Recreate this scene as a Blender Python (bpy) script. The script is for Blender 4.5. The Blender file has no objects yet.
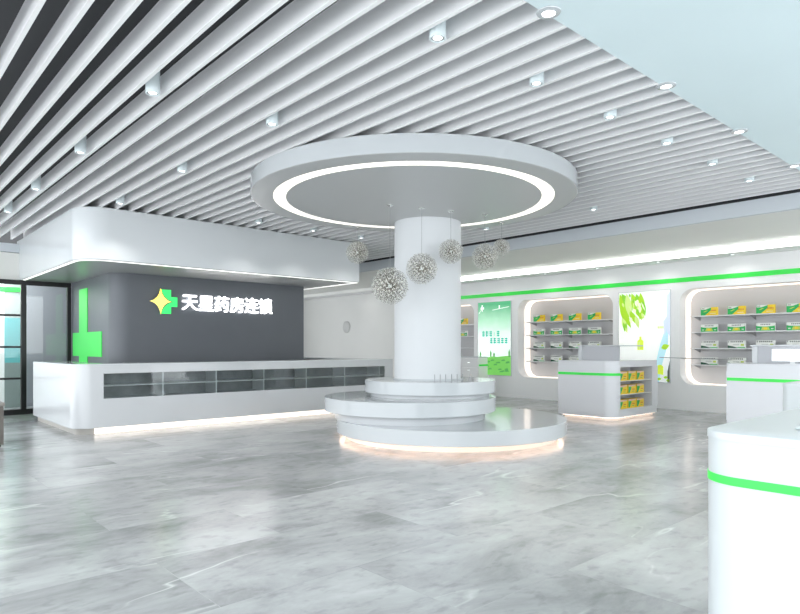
import bpy, bmesh, math, random
from mathutils import Vector, Matrix
random.seed(7)
S = bpy.context.scene
COL = S.collection
PI = math.pi
C42, S42 = math.cos(math.radians(42)), math.sin(math.radians(42))
H = 1.35


def ground(px, d):
    """floor position (x, y) of something d metres ahead of the camera, px columns across"""
    r = (px - 400) / 617.0 * d
    return (C42 * r + S42 * d, -S42 * r + C42 * d)


# ------------------------------------------------------------------ materials
MATS = {}


def mat(name, color, rough=0.5, metal=0.0, emit=None, strength=0.0, spec=0.5, coat=0.0, trans=0.0, ior=1.45, alpha=1.0):
    m = bpy.data.materials.new(name)
    m.use_nodes = True
    b = m.node_tree.nodes['Principled BSDF']
    b.inputs['Base Color'].default_value = (*color, 1)
    b.inputs['Roughness'].default_value = rough
    b.inputs['Metallic'].default_value = metal
    b.inputs['Specular IOR Level'].default_value = spec
    b.inputs['Coat Weight'].default_value = coat
    b.inputs['Coat Roughness'].default_value = 0.05
    b.inputs['Transmission Weight'].default_value = trans
    b.inputs['IOR'].default_value = ior
    if emit:
        b.inputs['Emission Color'].default_value = (*emit, 1)
        b.inputs['Emission Strength'].default_value = strength
    MATS[name] = m
    return m


def add_noise_tint(m, scale, amount, rough_amount=0.0):
    """gentle procedural mottling of the base colour"""
    nt = m.node_tree
    b = nt.nodes['Principled BSDF']
    base = b.inputs['Base Color'].default_value[:3]
    tc = nt.nodes.new('ShaderNodeTexCoord')
    n = nt.nodes.new('ShaderNodeTexNoise')
    n.inputs['Scale'].default_value = scale
    n.inputs['Detail'].default_value = 5
    r = nt.nodes.new('ShaderNodeValToRGB')
    r.color_ramp.elements[0].position = 0.3
    r.color_ramp.elements[1].position = 0.7
    r.color_ramp.elements[0].color = (*[c * (1 - amount) for c in base], 1)
    r.color_ramp.elements[1].color = (*base, 1)
    nt.links.new(tc.outputs['Object'], n.inputs['Vector'])
    nt.links.new(n.outputs['Fac'], r.inputs['Fac'])
    nt.links.new(r.outputs['Color'], b.inputs['Base Color'])
    return m


white = add_noise_tint(mat('white lacquer', (.60, .62, .64), .22, coat=.3), 1.5, .03)
white_gloss = add_noise_tint(mat('white gloss', (.57, .60, .62), .14, coat=.3), 1.2, .02)
front_white = add_noise_tint(mat('front counter white', (.54, .57, .58), .3), 1.2, .02)
white_matt = add_noise_tint(mat('white paint', (.80, .80, .80), .6), 2, .03)
column_m = add_noise_tint(mat('column white', (.70, .72, .74), .5, spec=.15), 1.2, .02)
wall_white = add_noise_tint(mat('wall white', (.88, .88, .88), .45), 1.3, .02)
beige = add_noise_tint(mat('beige paint', (.69, .69, .67), .55), .8, .04)
soffit_m = add_noise_tint(mat('soffit paint', (.80, .80, .77), .6), .8, .03)
blueceil = add_noise_tint(mat('pale blue ceiling', (.80, .93, .96), .5), .7, .04)
bluegrey = mat('bulkhead grey', (.62, .66, .70), .5)
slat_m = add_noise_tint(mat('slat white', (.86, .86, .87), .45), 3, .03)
slat_bounce = mat('slat painted bounce light', (.97, .97, .97), .4)  # paler than the sides: floor bounce light put into the underside colour
deck_m = mat('dark deck', (.052, .053, .058), .9)
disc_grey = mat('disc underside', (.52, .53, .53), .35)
canopy_m = add_noise_tint(mat('canopy white', (.70, .73, .75), .2, coat=.3), 1, .03)
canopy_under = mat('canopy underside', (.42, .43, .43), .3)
darkwall = add_noise_tint(mat('slate wall', (.135, .147, .165), .45), 2, .06)
black = mat('black frame', (.008, .008, .009), .35)
green = mat('signal green', (.045, .74, .085), .35, emit=(.05, .85, .10), strength=.08)
grey_panel = mat('grey counter panel', (.50, .51, .54), .3)
island_m = add_noise_tint(mat('counter grey white', (.72, .73, .76), .3, coat=.1), 1.4, .03)
glow_e = mat('under light', (1, .9, .8), .5, emit=(1, .78, .64), strength=3.0)
plinth_w = mat('plinth cream', (.70, .66, .62), .4)
plinth_m = mat('plinth grey', (.42, .40, .37), .4)
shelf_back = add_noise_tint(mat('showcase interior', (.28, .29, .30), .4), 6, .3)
shelf_white = mat('shelf white', (.75, .76, .77), .35)
bracket_m = mat('bracket grey', (.36, .36, .37), .5)
niche_back = mat('niche back', (.56, .56, .57), .5)
warm = mat('warm light', (1, .95, .88), .5, emit=(1, .88, .77), strength=.85)
ring_e = mat('ring light', (1, .98, .94), .5, emit=(1, .95, .84), strength=.86)
cove_e = mat('cove light', (1, 1, 1), .5, emit=(1, .99, .97), strength=8.0)
niche_e = mat('niche light', (1, .95, .9), .5, emit=(1, .89, .80), strength=.7)
led_e = mat('led strip', (1, 1, 1), .5, emit=(1, .99, .95), strength=1.0)
lamp_e = mat('lamp lens', (1, 1, 1), .5, emit=(1, 1, 1), strength=4.0)
letter_e = mat('lit letters', (1, 1, 1), .5, emit=(1, .98, .97), strength=.85)
logo_green = mat('lit green', (.05, .8, .2), .4, emit=(.05, .9, .18), strength=.55)
logo_yellow = mat('lit yellow', (.95, .9, .3), .4, emit=(1, .84, .12), strength=.75)
lamp_white = mat('lamp body', (.72, .80, .82), .35)
chrome = mat('chrome', (.75, .76, .74), .18, metal=1.0)
champagne = mat('champagne metal', (.52, .50, .45), .25, metal=.8)
bead_m = mat('crystal bead', (.85, .88, .86), .08, spec=.9, coat=.6)
pale_petal = mat('pale petal', (.80, .79, .74), .35, metal=.3)
core_m = mat('lamp core', (.75, .8, .8), .3, emit=(.8, .95, .95), strength=.25)
cord_m = mat('cord grey', (.35, .36, .37), .5)
bench_m = add_noise_tint(mat('taupe block', (.17, .155, .14), .5), 8, .2)
teal_m = mat('teal panel', (.10, .42, .44), .3)
screen_m = mat('white screen', (.9, .93, .95), .4, emit=(1, 1, 1), strength=.45)
# carton inks
ink_white = mat('carton white', (.78, .80, .76), .4)
ink_yellow = mat('carton yellow', (.85, .60, .03), .4)
ink_green = mat('carton green', (.02, .42, .10), .4)
ink_dgreen = mat('carton dark green', (.02, .09, .05), .4)
ink_lime = mat('carton lime', (.50, .62, .10), .4)
ink_red = mat('carton red', (.55, .09, .05), .4)
ink_grey = mat('carton grey', (.18, .19, .19), .4)
ink_pink = mat('carton pink', (.75, .50, .42), .4)


def glass_mat():
    m = bpy.data.materials.new('clear glass')
    m.use_nodes = True
    nt = m.node_tree
    nt.nodes.clear()
    out = nt.nodes.new('ShaderNodeOutputMaterial')
    mix = nt.nodes.new('ShaderNodeMixShader')
    tr = nt.nodes.new('ShaderNodeBsdfTransparent')
    tr.inputs['Color'].default_value = (.95, .98, .98, 1)
    gl = nt.nodes.new('ShaderNodeBsdfGlossy')
    gl.inputs['Roughness'].default_value = .03
    fr = nt.nodes.new('ShaderNodeFresnel')
    fr.inputs['IOR'].default_value = 1.5
    nt.links.new(fr.outputs[0], mix.inputs[0])
    nt.links.new(tr.outputs[0], mix.inputs[1])
    nt.links.new(gl.outputs[0], mix.inputs[2])
    nt.links.new(mix.outputs[0], out.inputs[0])
    return m


glass = glass_mat()


def floor_mat():
    m = bpy.data.materials.new('grey marble tiles')
    m.use_nodes = True
    nt = m.node_tree
    N = nt.nodes.new
    L = nt.links.new
    b = nt.nodes['Principled BSDF']
    tc = N('ShaderNodeTexCoord')
    # tiles
    mp = N('ShaderNodeMapping')
    mp.inputs['Location'].default_value = (.35 + 1.8 * 4, -2.1 - .9 * 6, 0)
    br = N('ShaderNodeTexBrick')
    br.inputs['Scale'].default_value = 1
    br.inputs['Brick Width'].default_value = 1.8
    br.inputs['Row Height'].default_value = .9
    br.inputs['Mortar Size'].default_value = .0025
    br.inputs['Mortar Smooth'].default_value = .3
    br.inputs['Color1'].default_value = (0, 0, 0, 1)
    br.inputs['Color2'].default_value = (1, 1, 1, 1)
    br.inputs['Mortar'].default_value = (.35, .35, .35, 1)
    L(tc.outputs['Object'], mp.inputs['Vector'])
    L(mp.outputs[0], br.inputs['Vector'])
    # each tile shifts the stone pattern
    sh = N('ShaderNodeVectorMath'); sh.operation = 'MULTIPLY_ADD'
    sh.inputs[1].default_value = (3.0, 5.0, 2.0)
    L(br.outputs['Color'], sh.inputs[0])
    L(tc.outputs['Object'], sh.inputs[2])
    rot = N('ShaderNodeMapping')
    rot.inputs['Rotation'].default_value = (0, 0, math.radians(7))
    rot.inputs['Scale'].default_value = (.75, 1.25, 1)
    L(sh.outputs[0], rot.inputs['Vector'])
    cloud = N('ShaderNodeTexNoise')
    cloud.inputs['Scale'].default_value = 1.25
    cloud.inputs['Detail'].default_value = 14
    cloud.inputs['Roughness'].default_value = .66
    cloud.inputs['Distortion'].default_value = .35
    L(rot.outputs[0], cloud.inputs['Vector'])
    ramp = N('ShaderNodeValToRGB')
    e = ramp.color_ramp.elements
    e[0].position, e[0].color = .30, (.23, .24, .24, 1)
    e[1].position, e[1].color = .72, (.55, .565, .57, 1)
    k = ramp.color_ramp.elements.new(.5); k.color = (.40, .41, .415, 1)
    L(cloud.outputs['Fac'], ramp.inputs['Fac'])
    # veins
    vn = N('ShaderNodeTexNoise')
    vn.inputs['Scale'].default_value = .8
    vn.inputs['Detail'].default_value = 4
    vn.inputs['Roughness'].default_value = .5
    vn.inputs['Distortion'].default_value = .25
    vrot = N('ShaderNodeMapping')
    vrot.inputs['Rotation'].default_value = (0, 0, math.radians(9))
    vrot.inputs['Scale'].default_value = (.28, 1.1, 1)
    L(sh.outputs[0], vrot.inputs['Vector'])
    L(vrot.outputs[0], vn.inputs['Vector'])
    s1 = N('ShaderNodeMath'); s1.operation = 'SUBTRACT'; s1.inputs[1].default_value = .5
    a1 = N('ShaderNodeMath'); a1.operation = 'ABSOLUTE'
    L(vn.outputs['Fac'], s1.inputs[0]); L(s1.outputs[0], a1.inputs[0])
    vr = N('ShaderNodeValToRGB')
    vr.color_ramp.elements[0].position, vr.color_ramp.elements[0].color = 0, (1, 1, 1, 1)
    vr.color_ramp.elements[1].position, vr.color_ramp.elements[1].color = .006, (0, 0, 0, 1)
    L(a1.outputs[0], vr.inputs['Fac'])
    pm = N('ShaderNodeTexNoise'); pm.inputs['Scale'].default_value = .9
    L(tc.outputs['Object'], pm.inputs['Vector'])
    pr = N('ShaderNodeValToRGB')
    pr.color_ramp.elements[0].position = .45; pr.color_ramp.elements[1].position = .62
    L(pm.outputs['Fac'], pr.inputs['Fac'])
    vm = N('ShaderNodeMath'); vm.operation = 'MULTIPLY'
    L(vr.outputs['Color'], vm.inputs[0]); L(pr.outputs['Color'], vm.inputs[1])
    vm2 = N('ShaderNodeMath'); vm2.operation = 'MULTIPLY'; vm2.inputs[1].default_value = .75
    L(vm.outputs[0], vm2.inputs[0])
    mx = N('ShaderNodeMix'); mx.data_type = 'RGBA'
    mx.inputs['B'].default_value = (.78, .79, .79, 1)
    L(vm2.outputs[0], mx.inputs['Factor']); L(ramp.outputs['Color'], mx.inputs['A'])
    # small dark flecks
    fl = N('ShaderNodeTexNoise'); fl.inputs['Scale'].default_value = 10; fl.inputs['Detail'].default_value = 6
    L(rot.outputs[0], fl.inputs['Vector'])
    fr = N('ShaderNodeValToRGB')
    fr.color_ramp.elements[0].position, fr.color_ramp.elements[0].color = .30, (.80, .80, .80, 1)
    fr.color_ramp.elements[1].position, fr.color_ramp.elements[1].color = .46, (1, 1, 1, 1)
    L(fl.outputs['Fac'], fr.inputs['Fac'])
    mu = N('ShaderNodeMix'); mu.data_type = 'RGBA'; mu.blend_type = 'MULTIPLY'
    mu.inputs['Factor'].default_value = 1
    L(mx.outputs['Result'], mu.inputs['A']); L(fr.outputs['Color'], mu.inputs['B'])
    # per-tile tone
    tr = N('ShaderNodeMapRange'); tr.inputs['To Min'].default_value = .87; tr.inputs['To Max'].default_value = 1.09
    L(br.outputs['Color'], tr.inputs['Value'])
    mt = N('ShaderNodeMix'); mt.data_type = 'RGBA'; mt.blend_type = 'MULTIPLY'; mt.inputs['Factor'].default_value = 1
    L(mu.outputs['Result'], mt.inputs['A']); L(tr.outputs[0], mt.inputs['B'])
    L(mt.outputs['Result'], b.inputs['Base Color'])
    b.inputs['Roughness'].default_value = .21
    b.inputs['Specular IOR Level'].default_value = .45
    return m


floor_m = floor_mat()


# ------------------------------------------------------------------ mesh helpers
class MB:
    """collects shapes for ONE mesh object, with material slots"""
    def __init__(self):
        self.bm = bmesh.new()
        self.mats = []

    def slot(self, m):
        if m not in self.mats:
            self.mats.append(m)
        return self.mats.index(m)

    def _merge(self, b2, m):
        i = self.slot(m)
        for f in b2.faces:
            f.material_index = i
        me = bpy.data.meshes.new('tmp')
        b2.to_mesh(me)
        b2.free()
        self.bm.from_mesh(me)
        bpy.data.meshes.remove(me)

    def box(self, a, b, m, bev=0.0, seg=2):
        b2 = bmesh.new()
        bmesh.ops.create_cube(b2, size=1)
        c = [(a[i] + b[i]) / 2 for i in range(3)]
        s = [abs(b[i] - a[i]) for i in range(3)]
        for v in b2.verts:
            v.co = Vector((v.co.x * s[0] + c[0], v.co.y * s[1] + c[1], v.co.z * s[2] + c[2]))
        if bev:
            bmesh.ops.bevel(b2, geom=b2.edges[:], offset=bev, segments=seg, profile=.5, affect='EDGES')
        self._merge(b2, m)
        return self

    def prism(self, pts, z0, z1, m, bev=0.0):
        """footprint polygon (ccw) pulled from z0 to z1"""
        b2 = bmesh.new()
        lo = [b2.verts.new((x, y, z0)) for x, y in pts]
        hi = [b2.verts.new((x, y, z1)) for x, y in pts]
        n = len(pts)
        for i in range(n):
            b2.faces.new((lo[i], lo[(i + 1) % n], hi[(i + 1) % n], hi[i]))
        b2.faces.new(lo[::-1])
        top = b2.faces.new(hi)
        bmesh.ops.recalc_face_normals(b2, faces=b2.faces[:])
        if bev:
            bmesh.ops.bevel(b2, geom=list(top.edges), offset=bev, segments=2, profile=.5, affect='EDGES')
        bmesh.ops.triangulate(b2, faces=[f for f in b2.faces if len(f.verts) > 4])
        self._merge(b2, m)
        return self

    def poly(self, pts, m):
        i = self.slot(m)
        f = self.bm.faces.new([self.bm.verts.new(p) for p in pts])
        f.material_index = i
        return self

    def lathe(self, prof, m, seg=96, c=(0, 0)):
        """profile of (radius, z) turned about the z axis; closed with caps where radius is 0"""
        b2 = bmesh.new()
        rings = []
        for r, z in prof:
            if r < 1e-6:
                rings.append([b2.verts.new((c[0], c[1], z))])
            else:
                rings.append([b2.verts.new((c[0] + r * math.cos(2 * PI * k / seg), c[1] + r * math.sin(2 * PI * k / seg), z)) for k in range(seg)])
        for A, B in zip(rings, rings[1:]):
            for k in range(seg):
                k2 = (k + 1) % seg
                if len(A) == 1 and len(B) == 1:
                    continue
                if len(A) == 1:
                    b2.faces.new((A[0], B[k2], B[k]))
                elif len(B) == 1:
                    b2.faces.new((A[k], A[k2], B[0]))
                else:
                    b2.faces.new((A[k], A[k2], B[k2], B[k]))
        bmesh.ops.recalc_face_normals(b2, faces=b2.faces[:])
        self._merge(b2, m)
        return self

    def rod(self, p, q, r, m, seg=6):
        p, q = Vector(p), Vector(q)
        d = q - p
        b2 = bmesh.new()
        bmesh.ops.create_cone(b2, cap_ends=True, segments=seg, radius1=r, radius2=r, depth=d.length)
        M = Matrix.Translation((p + q) / 2) @ d.to_track_quat('Z', 'Y').to_matrix().to_4x4()
        bmesh.ops.transform(b2, matrix=M, verts=b2.verts)
        self._merge(b2, m)
        return self

    def ball(self, c, r, m, sub=1):
        b2 = bmesh.new()
        bmesh.ops.create_icosphere(b2, subdivisions=sub, radius=r)
        bmesh.ops.translate(b2, vec=Vector(c), verts=b2.verts)
        self._merge(b2, m)
        return self

    def build(self, name, parent=None, loc=None, smooth=30):
        me = bpy.data.meshes.new(name)
        self.bm.to_mesh(me)
        self.bm.free()
        for m in self.mats:
            me.materials.append(m)
        if smooth:
            me.polygons.foreach_set('use_smooth', [True] * len(me.polygons))
            me.set_sharp_from_angle(angle=math.radians(smooth))
        o = bpy.data.objects.new(name, me)
        COL.objects.link(o)
        if parent:
            o.parent = parent
        if loc:
            o.location = loc
        return o


def tag(o, label, cat, group=None):
    o['label'] = label
    o['category'] = cat
    if group:
        o['group'] = group
    return o


def thing(name, label, cat, loc=(0, 0, 0), group=None):
    o = bpy.data.objects.new(name, None)
    o.empty_display_size = .2
    COL.objects.link(o)
    o.location = loc
    return tag(o, label, cat, group)


def structure(o, label, cat):
    o['kind'] = 'structure'
    o['label'] = label
    o['category'] = cat
    return o


def copy_tree(o, parent=None):
    c = o.copy()
    COL.objects.link(c)
    if parent:
        c.parent = parent
    for ch in [k for k in COL.objects if k.parent == o]:
        copy_tree(ch, c)
    return c


def arc(cx, cy, r, a0, a1, n=14):
    return [(cx + r * math.cos(math.radians(a0 + (a1 - a0) * i / n)), cy + r * math.sin(math.radians(a0 + (a1 - a0) * i / n))) for i in range(n + 1)]


def rrect(x0, y0, x1, y1, r00, r10, r11, r01, n=14):
    """ccw rectangle with a radius at each corner"""
    p = []
    p += arc(x0 + r00, y0 + r00, r00, 180, 270, n) if r00 else [(x0, y0)]
    p += arc(x1 - r10, y0 + r10, r10, 270, 360, n) if r10 else [(x1, y0)]
    p += arc(x1 - r11, y1 - r11, r11, 0, 90, n) if r11 else [(x1, y1)]
    p += arc(x0 + r01, y1 - r01, r01, 90, 180, n) if r01 else [(x0, y1)]
    return p


# ------------------------------------------------------------------ camera and world
cam = bpy.data.cameras.new('camera')
cam.sensor_width = 36
cam.lens = 36 * 617 / 800
cam.shift_y = .05
co = bpy.data.objects.new('camera', cam)
co.location = (0, 0, H)
co.rotation_euler = (PI / 2, 0, math.radians(-42))
COL.objects.link(co)
S.camera = co

w = bpy.data.worlds.new('daylight')
S.world = w
w.use_nodes = True
bg = w.node_tree.nodes['Background']
bg.inputs['Color'].default_value = (.93, .97, 1, 1)
bg.inputs['Strength'].default_value = 3.3
S.view_settings.view_transform = 'Standard'
S.view_settings.look = 'None'
S.view_settings.exposure = .24
S.view_settings.gamma = 1
S.cycles.max_bounces = 14
S.cycles.diffuse_bounces = 9

# ------------------------------------------------------------------ setting
XW = 13.3      # face of the right wall
XB = 9.8       # bulkhead where the slats end
ZS = 3.5       # underside of the slats
YC = 2.33      # edge of the pale blue ceiling
structure(MB().box((-6, -6, -.1), (14.5, 21.2, 0), floor_m).build('floor'), 'polished grey marble tile floor', 'floor')
structure(MB().box((-1.6, YC, 3.95), (XB + .06, 21, 4.05), deck_m).build('ceiling'), 'dark void above the white ceiling baffles', 'ceiling')
structure(MB().prism([(-1.6, -1.4), (XB, -1.4), (XB, YC), (-1.6, YC)], ZS, ZS + .06, blueceil).box((-1.6, YC - .05, ZS + .06), (XB, YC, 3.95), blueceil).build('ceiling_front'),
          'plain pale blue ceiling panel at upper right', 'ceiling')
mb = MB()
mb.box((XB, -4, 3.27), (XB + .08, 21, 3.488), bluegrey)
structure(mb.build('trim_1'), 'blue grey bulkhead band where the baffles end', 'bulkhead')
structure(MB().box((XB + .06, -4, 3.4881), (XB + .1, 21, 3.95), deck_m).build('trim_2'), 'black shadow gap above the bulkhead', 'gap')
structure(MB().box((XB + .0801, -4, 3.27), (12.62, 21, 3.4), soffit_m).box((12.6201, 14.5, 3.17), (12.66, 21, 3.4), soffit_m).build('ceiling_right'),
          'smooth beige lowered ceiling beside the right wall', 'ceiling')
structure(MB().box((12.6601, -4, 3.17), (13.9, 21, 3.4), wall_white).build('ceiling_edge'), 'narrow pale ceiling strip over the right wall', 'ceiling')
tag(MB().box((12.6205, -4, 3.172), (12.6595, 14.499, 3.269), cove_e).build('cove_light'), 'long white strip of cove light along the right ceiling', 'light')


# right wall with three openings
def loop_yz(y0, y1, z0, z1, r, n=10):
    return rrect(y0, z0, y1, z1, r, r, r, r, n)


NY = [10.09, 5.81, 14.36]
NW = 2.73
NZ0, NZ1, NR = .55, 2.585, .27


def wall_with_holes():
    bm = bmesh.new()
    edges = []
    def add(pts):
        vs = [bm.verts.new((XW, y, z)) for y, z in pts]
        for i in range(len(vs)):
            edges.append(bm.edges.new((vs[i], vs[(i + 1) % len(vs)])))
    add([(-4, 0), (21, 0), (21, 3.17), (-4, 3.17)])
    for y in NY:
        add(loop_yz(y - NW, y, NZ0, NZ1, NR))
    bmesh.ops.triangle_fill(bm, edges=edges, use_beauty=True)
    for f in bm.faces:
        if f.normal.x > 0:
            f.normal_flip()
    mb = MB()
    mb._merge(bm, wall_white)
    mb.box((XW - .004, 14.46, 0), (XW - .0005, 21, 3.17), beige)
    mb.box((XW + .62, -4, 0), (XW + .72, 21, 3.17), wall_white)
    return mb.build('wall_right', smooth=0)


structure(wall_with_holes(), 'long white wall with rounded lit niches', 'wall')
structure(MB().box((XW - .012, -4, 2.735), (XW, 14.45, 2.83), green).build('trim_3'), 'bright green stripe along the right wall', 'stripe')

structure(MB().box((10.6, 21, 0), (14.1, 21.15, 3.95), beige).build('wall_back'), 'unseen far back wall, part width to limit rear daylight', 'wall')  # out of view; closes only part of the rear to cut incoming daylight
# slate grey core behind the reception desk
core = MB()
core.prism(rrect(3.55, 11.57, 7.55, 14.25, .3, 0, 0, 0), 0, 2.69, darkwall)
structure(core.build('wall_slate'), 'dark slate grey wall behind the reception desk', 'wall')
# fascia over the glazed partition
mb = MB()
mb.box((-3, 14.4, 2.69), (2.62, 14.6, 3.24), soffit_m).box((-3, 14.36, 3.25), (2.62, 14.6, 3.42), bluegrey)
structure(mb.build('wall_fascia'), 'pale fascia above the black framed glass doors', 'fascia')

# room behind the glass
mb = MB()
mb.box((3.03, 16.0, 0), (7.5, 16.15, 3.2), mat('grey back wall', (.30, .31, .34), .5))
structure(mb.build('wall_behind_glass'), 'grey wall seen through the black framed glass', 'wall')
mb = MB()
mb.box((.8, 16.0, 0), (2.63, 16.15, 3.2), wall_white)
mb.box((2.6301, 16.0, 1.0), (3.0299, 16.15, 2.0), teal_m)
mb.box((2.6301, 16.0, 0), (3.0299, 16.15, .9999), mat('grey green', (.25, .30, .29), .5)).box((2.6301, 16.0, 2.0001), (3.0299, 16.15, 3.2), mat('grey green light', (.36, .40, .39), .5))
mb.box((1.0, 15.95, 2.58), (2.95, 15.999, 2.68), green)
structure(mb.build('wall_glass_room'), 'white and teal wall with green band behind the glass', 'wall')
rl = bpy.data.lights.new('back_room_fill', 'POINT')  # added fill light, no fixture: brightens the room behind the glass
rl.energy = 130
rl.shadow_soft_size = .2
ro = bpy.data.objects.new('back_room_fill', rl)
ro.location = (2.0, 15.2, 2.9)
COL.objects.link(ro)


# ------------------------------------------------------------------ glazed partition, upper left
door = bpy.data.objects.new('door_1', None)
COL.objects.link(door)
door.location = (2.7, 14.3, 0)
structure(door, 'black framed glass door and side panel at left', 'door')


def dpart(name, a, b, m, parent=None):
    return MB().box((a[0] - 2.7, a[1] - 14.3, a[2]), (b[0] - 2.7, b[1] - 14.3, b[2]), m, .004, 1).build(name, parent or door)


dpart('head_rail', (.4, 14.27, 2.6), (3.545, 14.35, 2.69), black)
dpart('bottom_rail', (.4, 14.27, 0), (3.545, 14.35, .1), black)
dpart('post', (2.63, 14.265, .1), (2.725, 14.355, 2.6), black)
dpart('post', (3.47, 14.265, .1), (3.545, 14.355, 2.6), black)
dpart('post', (.4, 14.265, .1), (.5, 14.355, 2.6), black)
for z in (.72, 1.35, 1.985):
    dpart('glazing_bar', (.5, 14.28, z - .02), (2.63, 14.34, z + .02), black)
dpart('glass_pane', (.5, 14.306, .1), (2.63, 14.314, 2.6), glass)
dpart('glass_pane', (2.725, 14.306, .1), (3.47, 14.314, 2.6), glass)

# ------------------------------------------------------------------ ceiling baffles
ORD = ['first', 'second', 'third', 'fourth', 'fifth', 'sixth', 'seventh', 'eighth', 'ninth', 'tenth', 'eleventh', 'twelfth', 'thirteenth', 'fourteenth',
       'fifteenth', 'sixteenth', 'seventeenth', 'eighteenth', 'nineteenth', 'twentieth', 'twenty-first', 'twenty-second', 'twenty-third', 'twenty-fourth',
       'twenty-fifth', 'twenty-sixth', 'twenty-seventh', 'twenty-eighth', 'twenty-ninth', 'thirtieth', 'thirty-first', 'thirty-second', 'thirty-third',
       'thirty-fourth', 'thirty-fifth', 'thirty-sixth', 'thirty-seventh', 'thirty-eighth', 'thirty-ninth', 'fortieth', 'forty-first', 'forty-second', 'forty-third']
PITCH = .2235
SX0 = .6768
slat0 = MB().box((0, YC + .002, .004), (.030, 14.358, .175), slat_m).box((-.0005, YC + .0015, 0), (.0305, 14.3585, .004), slat_bounce).build('ceiling_baffle', smooth=0)
nsl = 0
while SX0 + PITCH * nsl < 9.68:
    o = slat0 if nsl == 0 else slat0.copy()
    if nsl:
        COL.objects.link(o)
    o.location = (SX0 + PITCH * nsl, 0, ZS + .001)
    if nsl == 0:
        lab = 'white ceiling baffle at the extreme upper left corner of the dark void'
    else:
        lab = 'long white ceiling baffle, %s counting rightwards from the upper left corner' % ORD[nsl]
    tag(o, lab, 'ceiling baffle', 'white ceiling baffles')
    nsl += 1


# ------------------------------------------------------------------ downlights between baffles
def make_spot():
    t = thing('ceiling_spotlight', '', 'ceiling light')
    MB().lathe([(.0, .2), (.058, .2), (.058, .004), (.054, 0), (.046, 0), (.042, .012), (0, .012)], lamp_white, 28).build('housing', t)
    MB().lathe([(0, .008), (.032, .008), (.032, .0115), (0, .0115)], lamp_e, 24).build('lens', t)
    MB().lathe([(.033, .011), (.033, .006), (.041, .004), (.041, .011)], cord_m, 24).build('bezel', t)
    return t


spot0 = make_spot()
KX = [1.921 + 1.1176 * k for k in range(7)]
front = 'white cylinder spotlight, %s from left in the row beside the pale blue ceiling'
spots = [(1, 2.9, front % 'first'), (2, 2.88, front % 'second'), (3, 2.86, front % 'third'), (4, 2.84, front % 'fourth'), (5, 2.82, front % 'fifth'), (6, 2.8, front % 'sixth'),
         (0, 5.08, 'white cylinder spotlight, largest of the four in the leftmost row of lights'),
         (0, 7.15, 'white cylinder spotlight, second nearest in the leftmost row of lights'),
         (0, 9.2, 'white cylinder spotlight, third nearest in the leftmost row of lights'),
         (0, 11.05, 'white cylinder spotlight at the left photo edge, farthest in leftmost row'),
         (1, 5.05, 'white cylinder spotlight just above the left rim of the round ceiling disc'),
         (1, 7.1, 'white cylinder spotlight left of the disc, halfway towards the reception canopy'),
         (1, 9.3, 'white cylinder spotlight just above the rounded corner of the reception canopy'),
         (3, 9.2, 'white spotlight above the canopy, first from left below the disc rim'),
         (4, 9.2, 'white spotlight above the canopy, second from left below the disc rim'),
         (5, 9.2, 'white spotlight directly above the leftmost ball pendant'),
         (6, 4.95, 'white spotlight right of the disc, above the green poster side bulkhead'),
         (6, 7.05, 'white spotlight above the two rightmost ball pendants')]


def lamp(parent, energy, size=1.9, z=-.01, col=(1, .98, .95)):
    l = bpy.data.lights.new('spot', 'SPOT')
    l.energy = energy
    l.spot_size = size
    l.spot_blend = .8
    l.shadow_soft_size = .05
    l.color = col
    o = bpy.data.objects.new('spot_beam', l)
    o.parent = parent
    o.location = (0, 0, z)
    COL.objects.link(o)


for i, (k, y, lab) in enumerate(spots):
    o = spot0 if i == 0 else copy_tree(spot0)
    o.location = (KX[k], y * 1.03, 3.472)
    tag(o, lab, 'ceiling light', 'cylinder spotlights between the baffles')
for o in [k for k in COL.objects if k.name.startswith('ceiling_spotlight')]:
    lamp(o, 42)

# recessed ring downlights at the edge of the pale blue ceiling
rd = thing('recessed_downlight', '', 'ceiling light')
MB().lathe([(.044, .0), (.044, -.012), (.075, -.006), (.078, 0)], white_gloss, 36).build('trim_ring', rd)
MB().lathe([(0, -.004), (.043, -.004), (.043, 0), (0, 0)], lamp_e, 30).build('lens', rd)
for i, (x, lab) in enumerate([(3.36, 'round recessed downlight nearest the camera at the pale blue ceiling edge'),
                              (5.02, 'round recessed downlight, second nearest along the pale blue ceiling edge'),
                              (6.62, 'round recessed downlight, third nearest along the pale blue ceiling edge'),
                              (8.36, 'round recessed downlight at right photo edge, farthest along pale blue ceiling')]):
    o = rd if i == 0 else copy_tree(rd)
    o.location = (x, 2.305, ZS - .0005)
    tag(o, lab, 'ceiling light', 'recessed downlights along the pale blue ceiling')
# tiny soffit downlights over the wall
sd = thing('soffit_downlight', '', 'ceiling light')
MB().lathe([(.032, .0), (.032, -.006), (.05, -.003), (.052, 0)], white_gloss, 24).build('trim_ring', sd)
MB().lathe([(0, -.003), (.031, -.003), (.031, 0), (0, 0)], lamp_e, 20).build('lens', sd)
for i, (y, lab) in enumerate([(10.47, 'tiny soffit downlight above the green meadow poster'), (8.98, 'tiny soffit downlight above the wall niche left of leaf poster'),
                              (7.56, 'tiny soffit downlight between left niche and leaf poster'), (6.12, 'tiny soffit downlight above the leaf and bottle poster'),
                              (4.63, 'tiny soffit downlight above the wall niche at right photo edge'),
                              (16.25, 'tiny downlight on the beige ceiling left of the column')]):
    o = sd if i == 0 else copy_tree(sd)
    o.location = (12.95, y, 3.1695)
    tag(o, lab, 'ceiling light', 'small downlights over the right wall')
    if i < 5:
        lamp(o, 4, 2.6)

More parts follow.
